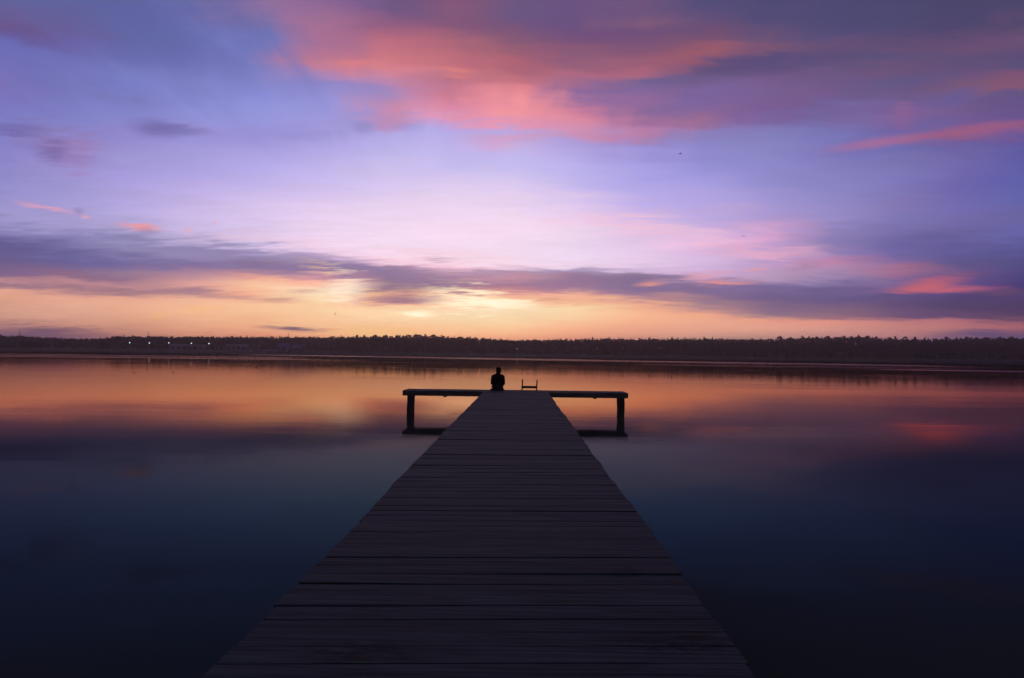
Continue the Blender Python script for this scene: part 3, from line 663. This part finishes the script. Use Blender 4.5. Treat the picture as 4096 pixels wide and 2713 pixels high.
# ------------------------------------------------------------------ swim ladder
LAD = plain('dark_painted_wood', '2c2826', .7, .2, 8.)
pl_, pr_ = on_depth(2088.5, 1560, YB + .045), on_depth(2146.5, 1560, YB + .045)
cx = (pl_.x + pr_.x) / 2; hw = (pr_.x - pl_.x) / 2
lad = empty('swim_ladder', (cx, YB + .045, DECK)); tag(lad, 'dark swim ladder with two upright rails at the platform edge, right of the person', 'ladder')
for s in (-1, 1):
    bm = bmesh.new(); x = s * hw
    rings = [((x + .012 * q, 0, z), .026, .03) for q, z in ((-1.0, -1.5), (0, -.2), (0, .12))]
    rings += [((x + .010, -.004, .30), .026, .03), ((x + .012, -.004, .395), .025, .028), ((x + .012, -.004, .418), .019, .02), ((x + .012, -.004, .426), .008, .009)]
    loft(bm, rings, 10); bmesh.ops.recalc_face_normals(bm, faces=bm.faces[:]); finish('rail', bm, LAD, lad, True)
for z in (.07, -.22, -.52, -.82, -1.12):
    bm = bmesh.new(); bevelled_box(bm, -hw + .02, hw - .02, -.020, .018, z, z + .095, .006); finish('rung', bm, LAD, lad)
for s in (-1, 1):
    bm = bmesh.new(); bevelled_box(bm, s * hw - .03, s * hw + .03, -.042, -.028, -.16, -.04, .003); finish('bracket', bm, STEEL, lad)

# ------------------------------------------------------------------ seated person
SKIN = plain('skin', '8a6654', .6, .08, 10.); HAIR = plain('dark_hair', '1c1512', .8, .3, 60.)
JACK = plain('dark_jacket_cloth', '25222a', .9, .2, 20., .1); TROU = plain('dark_trouser_cloth', '22242c', .95, .2, 20., .1); SHOE = plain('dark_shoe', '1a1818', .6, .1, 10.)
pp = on_depth(1991, 1560, YB - .20)
person = empty('person', (pp.x, YB - .20, DECK)); tag(person, 'person in a dark jacket sitting on the end of the pier, seen from behind', 'person')
bm = bmesh.new()
ball(bm, (0, 0, .11), (.165, .13, .11)); ball(bm, (0, .01, .24), (.145, .105, .14)); ball(bm, (0, .02, .42), (.165, .11, .16)); limb(bm, (-.16, .04, .515), .05, (.16, .04, .515), .05)
limb(bm, (0, .045, .56), .06, (0, .055, .69), .056)
HR = Matrix.Rotation(R(48), 4, 'Z'); hc = Vector((.003, .062, .768)); HS = 1.21
def hp(x, y, z): return hc + HR @ Vector((x, y, z)) * HS
ball(bm, hp(0, -.012, .018), (.082, .104, .104), HR, 20); ball(bm, hp(0, .02, -.045), (.063, .078, .070), HR, 16); limb(bm, hp(0, .07, -.085), .022, hp(0, .045, -.07), .03)
limb(bm, hp(0, .082, .018), .009, hp(0, .100, -.018), .013); ball(bm, hp(0, .082, -.050), (.024, .011, .006), HR); ball(bm, hp(0, .078, -.062), (.020, .011, .006), HR)
for s in (-1, 1):
    ball(bm, hp(s * .030, .076, .012), (.012, .009, .008), HR); ball(bm, hp(s * .031, .078, .030), (.019, .010, .006), HR)
    ball(bm, hp(s * .076, -.008, -.002), (.010, .018, .030), HR)
    sh = Vector((s * .185, .04, .50)); el = Vector((s * .245, .03, .275)); wr = Vector((s * .15, .235, .185))
    limb(bm, sh, .050, el, .040); limb(bm, el, .040, wr, .026)
    hip = Vector((s * .095, .03, .10)); kn = Vector((s * .135, .42, .09)); an = Vector((s * .14, .47, -.33))
    limb(bm, hip, .088, kn, .058); limb(bm, kn, .056, an, .036)
    limb(bm, an + Vector((0, -.03, -.04)), .034, an + Vector((s * .02, .15, -.065)), .03)
    d = (Vector((s * .12, .36, .165)) - wr).normalized(); side = Vector((1, 0, 0)); pc = wr + d * .055
    q = d.to_track_quat('Y', 'Z').to_matrix().to_4x4(); ball(bm, pc, (.040, .050, .016), q)
    for j, (o_, ln) in enumerate(((-.029, .066), (-.010, .076), (.010, .072), (.028, .056))):
        a0 = pc + d * .038 + side * o_; a1 = a0 + d * ln * .55 + Vector((0, 0, -.006)) + side * o_ * .2; a2 = a1 + d * ln * .4 + Vector((0, 0, -.020))
        limb(bm, a0, .0095, a1, .0088, 8); limb(bm, a1, .0088, a2, .0075, 8)
    a0 = pc - d * .02 - side * s * .034; a1 = a0 + d * .035 - side * s * .022 ; limb(bm, a0, .012, a1, .0105, 8); limb(bm, a1, .0105, a1 + d * .026 - Vector((0, 0, .006)), .009, 8)
fused('body', bm, .0062, SKIN, person, 2)
bm = bmesh.new()   # hair, thick on top and down to the nape
ball(bm, hp(0, -.028, .030), (.096, .106, .106), HR, 24); ball(bm, hp(0, -.050, -.026), (.082, .074, .080), HR, 18); ball(bm, hp(0, .030, .086), (.074, .066, .036), HR, 16); ball(bm, hp(-.03, -.02, .092), (.060, .065, .036), HR, 14)
for i in range(12):
    a = random.uniform(0, 6.28); e_ = random.uniform(.15, 1.3); v = Vector((.084 * math.cos(a) * math.cos(e_), -.03 + .094 * math.sin(a) * math.cos(e_), .035 + .090 * math.sin(e_)))
    if v.y < .02 or v.z > .10: limb(bm, hp(*(v * .90)), .018, hp(*(v * 1.03)), .009, 8)
fused('hair', bm, .007, HAIR, person, 2)
bm = bmesh.new()   # jacket with collar, loose sleeves and a hem spreading on the boards
ball(bm, (0, .01, .12), (.225, .17, .14)); ball(bm, (0, .005, .26), (.195, .145, .18)); ball(bm, (0, .02, .42), (.215, .145, .18)); ball(bm, (-.005, .02, .50), (.20, .115, .10))
limb(bm, (-.15, .04, .530), .064, (.15, .04, .530), .066); limb(bm, (0, .04, .56), .105, (0, .050, .632), .080)
for s in (-1, 1): limb(bm, (s * .03, .04, .585), .082, (s * .195, .04, .525), .074)
for s in (-1, 1):
    limb(bm, (s * .198, .04, .505), .073, (s * .216, .03, .41), .069); limb(bm, (s * .216, .03, .41), .069, (s * .228, .02, .275), .060)
    limb(bm, (s * .232, .02, .275), .062, (s * .205, .13, .215), .055); limb(bm, (s * .205, .13, .215), .055, (s * .160, .215, .190), .041)
loft(bm, [((0, 0, .22), .20, .15), ((-.005, 0, .14), .225, .17), ((-.02, -.01, .06), .25, .19), ((-.045, -.015, .008), .285, .205)], 20)
limb(bm, (-.16, -.03, .05), .05, (-.285, .0, .022), .022); limb(bm, (.16, -.02, .05), .05, (.235, .0, .03), .03)
fused('jacket', bm, .0105, JACK, person, 3)
bm = bmesh.new()
ball(bm, (0, .03, .11), (.19, .16, .105))
for s in (-1, 1):
    limb(bm, (s * .10, .05, .105), .100, (s * .137, .42, .088), .074); limb(bm, (s * .137, .42, .088), .074, (s * .14, .468, -.29), .058)
fused('trousers', bm, .0105, TROU, person, 3)
for s in (-1, 1):
    bm = bmesh.new(); x = s * .14
    loft(bm, [((x, .385, -.385), .03, .03), ((x, .42, -.37), .046, .058), ((x, .50, -.375), .050, .060), ((x + s * .01, .57, -.392), .054, .048), ((x + s * .018, .65, -.402), .050, .036), ((x + s * .02, .69, -.41), .028, .020)], 16)
    loft(bm, [((x, .455, -.40), .046, .046), ((x, .462, -.33), .050, .050), ((x, .466, -.27), .050, .050)], 16)
    fused('shoe', bm, .007, SHOE, person, 2)

# ------------------------------------------------------------------ water birds and gulls
FEA = plain('dark_feather', '2e2822', .8, .3, 20., .2)
def duck():
    bm = bmesh.new()
    loft(bm, [((0, -.185, .085), .008, .006), ((0, -.15, .07), .034, .018), ((0, -.09, .05), .062, .045), ((0, -.01, .04), .078, .058), ((0, .07, .045), .070, .058), ((0, .12, .065), .048, .048), ((0, .135, .10), .028, .032),
              ((0, .135, .14), .022, .024), ((0, .142, .168), .030, .030), ((0, .165, .182), .027, .024), ((0, .190, .178), .014, .012), ((0, .225, .170), .012, .005), ((0, .238, .168), .005, .003)], 12)
    bmesh.ops.recalc_face_normals(bm, faces=bm.faces[:])
    return finish('duck', bm, FEA, None, True)
def gull():
    bm = bmesh.new()
    loft(bm, [((0, -.22, 0), .045, .006), ((0, -.15, 0), .03, .02), ((0, -.05, 0), .05, .045), ((0, .06, 0), .05, .05), ((0, .13, .015), .033, .035), ((0, .17, .025), .028, .028), ((0, .20, .022), .012, .012), ((0, .24, .012), .004, .004)], 12)
    for s in (-1, 1):
        loft(bm, [((s * .03, .03, .01), .075, .014), ((s * .20, .06, .10), .065, .010), ((s * .36, .03, .13), .05, .007), ((s * .55, -.05, .09), .025, .004), ((s * .60, -.08, .08), .008, .002)], 8)
    bmesh.ops.recalc_face_normals(bm, faces=bm.faces[:])
    return finish('gull', bm, FEA, None, True)
d0 = duck(); first = True
def put_duck(px, py, label, group=None, s=1.):
    global first
    o = d0 if first else d0.copy()
    if not first: C.objects.link(o)
    first = False
    p = on_water(px, py); o.location = (p.x, p.y, -.015); o.rotation_euler = (0, 0, random.choice((1, -1)) * R(90) + random.uniform(-.6, .6)); o.scale = (s, s, s)
    tag(o, label, 'duck', group)
FLK = [1410, 1425, 1440, 1480, 1520, 1537, 1565, 1590, 1610, 1650, 1670, 1705, 1740, 1755]
for i, q in enumerate(FLK):
    put_duck(1024 + q / 2.3125, 1250 + (456 + 6 * math.sin(i * 2.1)) / 2.3125 - .4, 'tiny dark duck of the loose flock on the water left of the person', 'duck flock left of the person', 1.2 if q != 1610 else 1.6)
for q in (1595, 1630, 1675, 1695):
    put_duck(q / 2.3125, 1250 + 403 / 2.3125, 'tiny dark duck on the far water below the row of lamps', 'ducks below the lamps', 1.5)
for q in (1865, 1900):
    put_duck(q / 2.3125, 1250 + 403 / 2.3125, 'tiny dark duck on the far water right of the row of lamps', 'pair of ducks right of the lamps', 1.5)
for x, yy, s, lb in ((1024 + 2 / 2.3125, 1250 + 513 / 2.3125, 1.0, 'lone dark duck on the orange water in the left quarter'),
                 (1024 + 681 / 2.3125, 1250 + 503 / 2.3125, 1.1, 'dark duck on open water midway between the houses and the person'),
                 (1024 + 1853 / 2.3125, 1250 + 478 / 2.3125, 1.2, 'dark duck just below the right end of the flock'),
                 (1024 + 1880 / 2.3125, 1250 + 522 / 2.3125, 1.0, 'dark duck left of the gull near the seated person'),
                 (1024 + 2178 / 2.3125, 1250 + 488 / 2.3125, 1.0, 'dark duck drawing a pale wake just above the person'),
                 (145 / 2.3125, 1250 + 417 / 2.3125, 1.2, 'dark duck near the far left edge of the lake'),
                 (536, 1250 + 559 / 2.3125, .6, 'small duck on calm water below the leftmost lamps'),
                 (692, 1250 + 558 / 2.3125, .6, 'small duck on calm water below the middle lamp'),
                 (2094, 1478.5, 1.1, 'dark duck on the water between the person and the ladder'),
                 (2048 + 145 / 2.3125, 1250 + 428 / 2.3125, 1.2, 'duck in the bright strip of water beyond the ladder'),
                 (2048 + 940 / 2.3125, 1250 + 441 / 2.3125, 1.2, 'duck in the bright strip of water right of the ladder')):
    put_duck(x, yy, lb, None, s)
g0 = gull()
for i, (px, py, Y, s, rz, lb) in enumerate(((1911, 1478.5, 96, .75, 70, 'dark gull skimming the water just left of the person'),
                                     (82, 1453, 105, .8, 100, 'dark gull skimming the water near the left edge'),
                                     (2722, 616, 62, .6, 50, 'small gull flying high in the sky under the pink cloud'),
                                     (2973, 945, 80, .6, 20, 'small gull flying over the pale right half of the sky'),
                                     (1341, 1257, 120, .7, 95, 'small gull flying in the orange sky over the left wood'))):
    o = g0 if i == 0 else g0.copy()
    if i: C.objects.link(o)
    o.location = on_depth(px, py, Y); o.scale = (s, s, s); o.rotation_euler = (R(random.uniform(-10, 10)), R(random.uniform(-25, 25)), R(rz))
    tag(o, lb, 'gull', 'gulls in flight')

# ------------------------------------------------------------------ haze over the lake
hm = bpy.data.materials.new('evening_haze'); hm.use_nodes = True; t = NT(hm.node_tree)
t.n.remove(t.n['Principled BSDF'])
pv = t.new('ShaderNodeVolumePrincipled'); pv.inputs['Color'].default_value = (1., .81, .69, 1)
pv.inputs['Density'].default_value = .00043; pv.inputs['Anisotropy'].default_value = .62
t.l.new(pv.outputs[0], t.n['Material Output'].inputs['Volume'])
bm = bmesh.new(); box(bm, -1400, 1400, -450, 1060, -3.4, 46)
tag(finish('haze', bm, hm), kind='stuff', label='thin warm evening haze over the lake and far wood')

# ------------------------------------------------------------------ colour management and sampling
SC.view_settings.view_transform = 'Standard'; SC.view_settings.look = 'None'; SC.view_settings.exposure = 0; SC.view_settings.gamma = 1
SC.cycles.max_bounces = 4; SC.cycles.volume_bounces = 0
W.cycles.sampling_method = 'MANUAL'; W.cycles.sample_map_resolution = 1024
